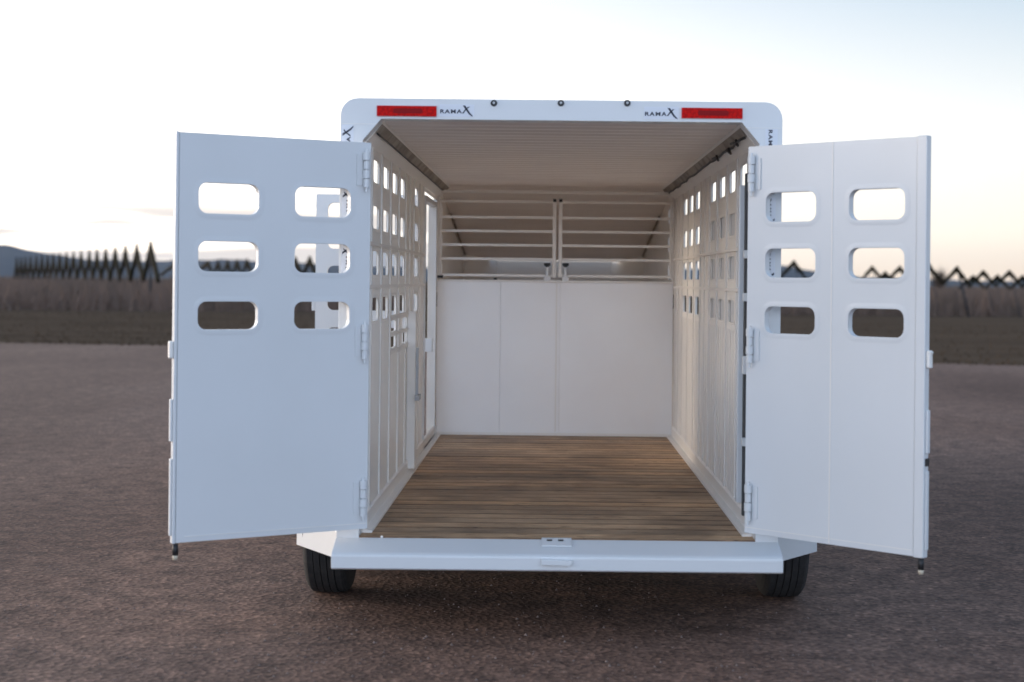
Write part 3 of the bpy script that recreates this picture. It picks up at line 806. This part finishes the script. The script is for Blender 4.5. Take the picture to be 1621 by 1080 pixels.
# --- fenders
for s in (-1, 1):
    bm = bmesh.new()
    X0, X1 = s * .915, s * 1.255
    if s > 0:
        rear = [(.0, .02), (.345, .70)]
    xin = s * .925; xout = s * 1.238
    yin, yout = .03, (.66 if s < 0 else .62)
    zin, zout = (.300, .262) if s < 0 else (.305, .262)
    v = [bm.verts.new(p) for p in ((xin, yin, zin), (xout, yout, zout), (xout, yout + .05, .90), (xin, yin + .30, .90),
                                   (xin, yin + .03, zin), (xout, yout + .03, zout), (xout, yout + .08, .88), (xin, yin + .33, .88))]
    for q in ((0, 1, 2, 3), (7, 6, 5, 4), (0, 4, 5, 1), (1, 5, 6, 2), (2, 6, 7, 3), (3, 7, 4, 0)): bm.faces.new([v[i] for i in q])
    # top and outer skirt over the two wheels
    box(bm, *sorted((s * .915, s * 1.26)), .745, 2.60, .885, .905)
    box(bm, *sorted((s * 1.2545, s * 1.2605)), .745, 2.60, .74, .884)
    part('fender', bm, 'paint', bevel=.003)

# --- wheels: tyre with tread ribs, rim
def wheel(x, y, s):
    rad = .345; wd = .205
    prof = []                       # (axial, radius)
    hw = wd / 2
    prof += [(-hw * .82, .20), (-hw * 1.0, .235), (-hw * 1.03, .28), (-hw * .96, .318), (-hw * .84, .334)]
    g = 5
    for k in range(g):
        c = -hw * .62 + k * (hw * 1.24 / (g - 1)); b = hw * .13
        prof += [(c - b, rad - (.004 if k in (0, 4) else 0)), (c + b, rad - (.004 if k in (0, 4) else 0))]
        if k < g - 1: prof += [(c + b + .003, rad - .012), (c + hw * .31 - b - .003, rad - .012)]
    prof += [(hw * .84, .334), (hw * .96, .318), (hw * 1.03, .28), (hw * 1.0, .235), (hw * .82, .20)]
    bm = bmesh.new(); nseg = 56; rings = []
    for k in range(nseg):
        t = 2 * math.pi * k / nseg
        rings.append([bm.verts.new((a, r_ * math.cos(t), r_ * math.sin(t))) for a, r_ in prof])
    for k in range(nseg):
        q, s_ = rings[k], rings[(k + 1) % nseg]
        for j in range(len(prof) - 1): bm.faces.new((q[j], q[j + 1], s_[j + 1], s_[j]))
    bmr = bmesh.new()
    pr = [(-hw * .8, .205), (-hw * .7, .18), (0, .17), (hw * .5, .165), (hw * .55, .06), (hw * .8, .055), (hw * .82, 0.001)]
    if s < 0: pr = [(-a, b) for a, b in pr]
    rings = []
    for k in range(32):
        t = 2 * math.pi * k / 32; rings.append([bmr.verts.new((a, r_ * math.cos(t), r_ * math.sin(t))) for a, r_ in pr])
    for k in range(32):
        q, s_ = rings[k], rings[(k + 1) % 32]
        for j in range(len(pr) - 1): bmr.faces.new((q[j], q[j + 1], s_[j + 1], s_[j]))
    rim = obj('wheel', bmr, 'rim', T, smooth=True); rim.location = (x, y, rad - .004)
    obj('tyre', bm, 'rubber', rim)
for y in (.90, 1.72):
    for s in (-1, 1): wheel(s * 1.10, y, s)
    bm = bmesh.new(); tube(bm, [(-1.05, y, .30), (1.05, y, .30)], .038, 8); part('axle', bm, 'chassis')

# ================================================================ air between here and the hills
if True:
    bm = bmesh.new(); box(bm, -4200, 4200, -150, 4300, -1.2, 90)
    hz_ = obj('haze', bm, 'shed'); hz_.data.materials.clear()
    hm = bpy.data.materials.new('haze'); hm.use_nodes = True; ht = hm.node_tree; ht.nodes.clear()
    ho = ht.nodes.new('ShaderNodeOutputMaterial'); hv = ht.nodes.new('ShaderNodeVolumePrincipled')
    hv.inputs['Color'].default_value = (.75, .85, 1, 1); hv.inputs['Density'].default_value = 4e-5
    ht.links.new(hv.outputs[0], ho.inputs['Volume']); hz_.data.materials.append(hm); hz_['kind'] = 'stuff'
    hz_['label'] = 'thin dusk haze over the fields'
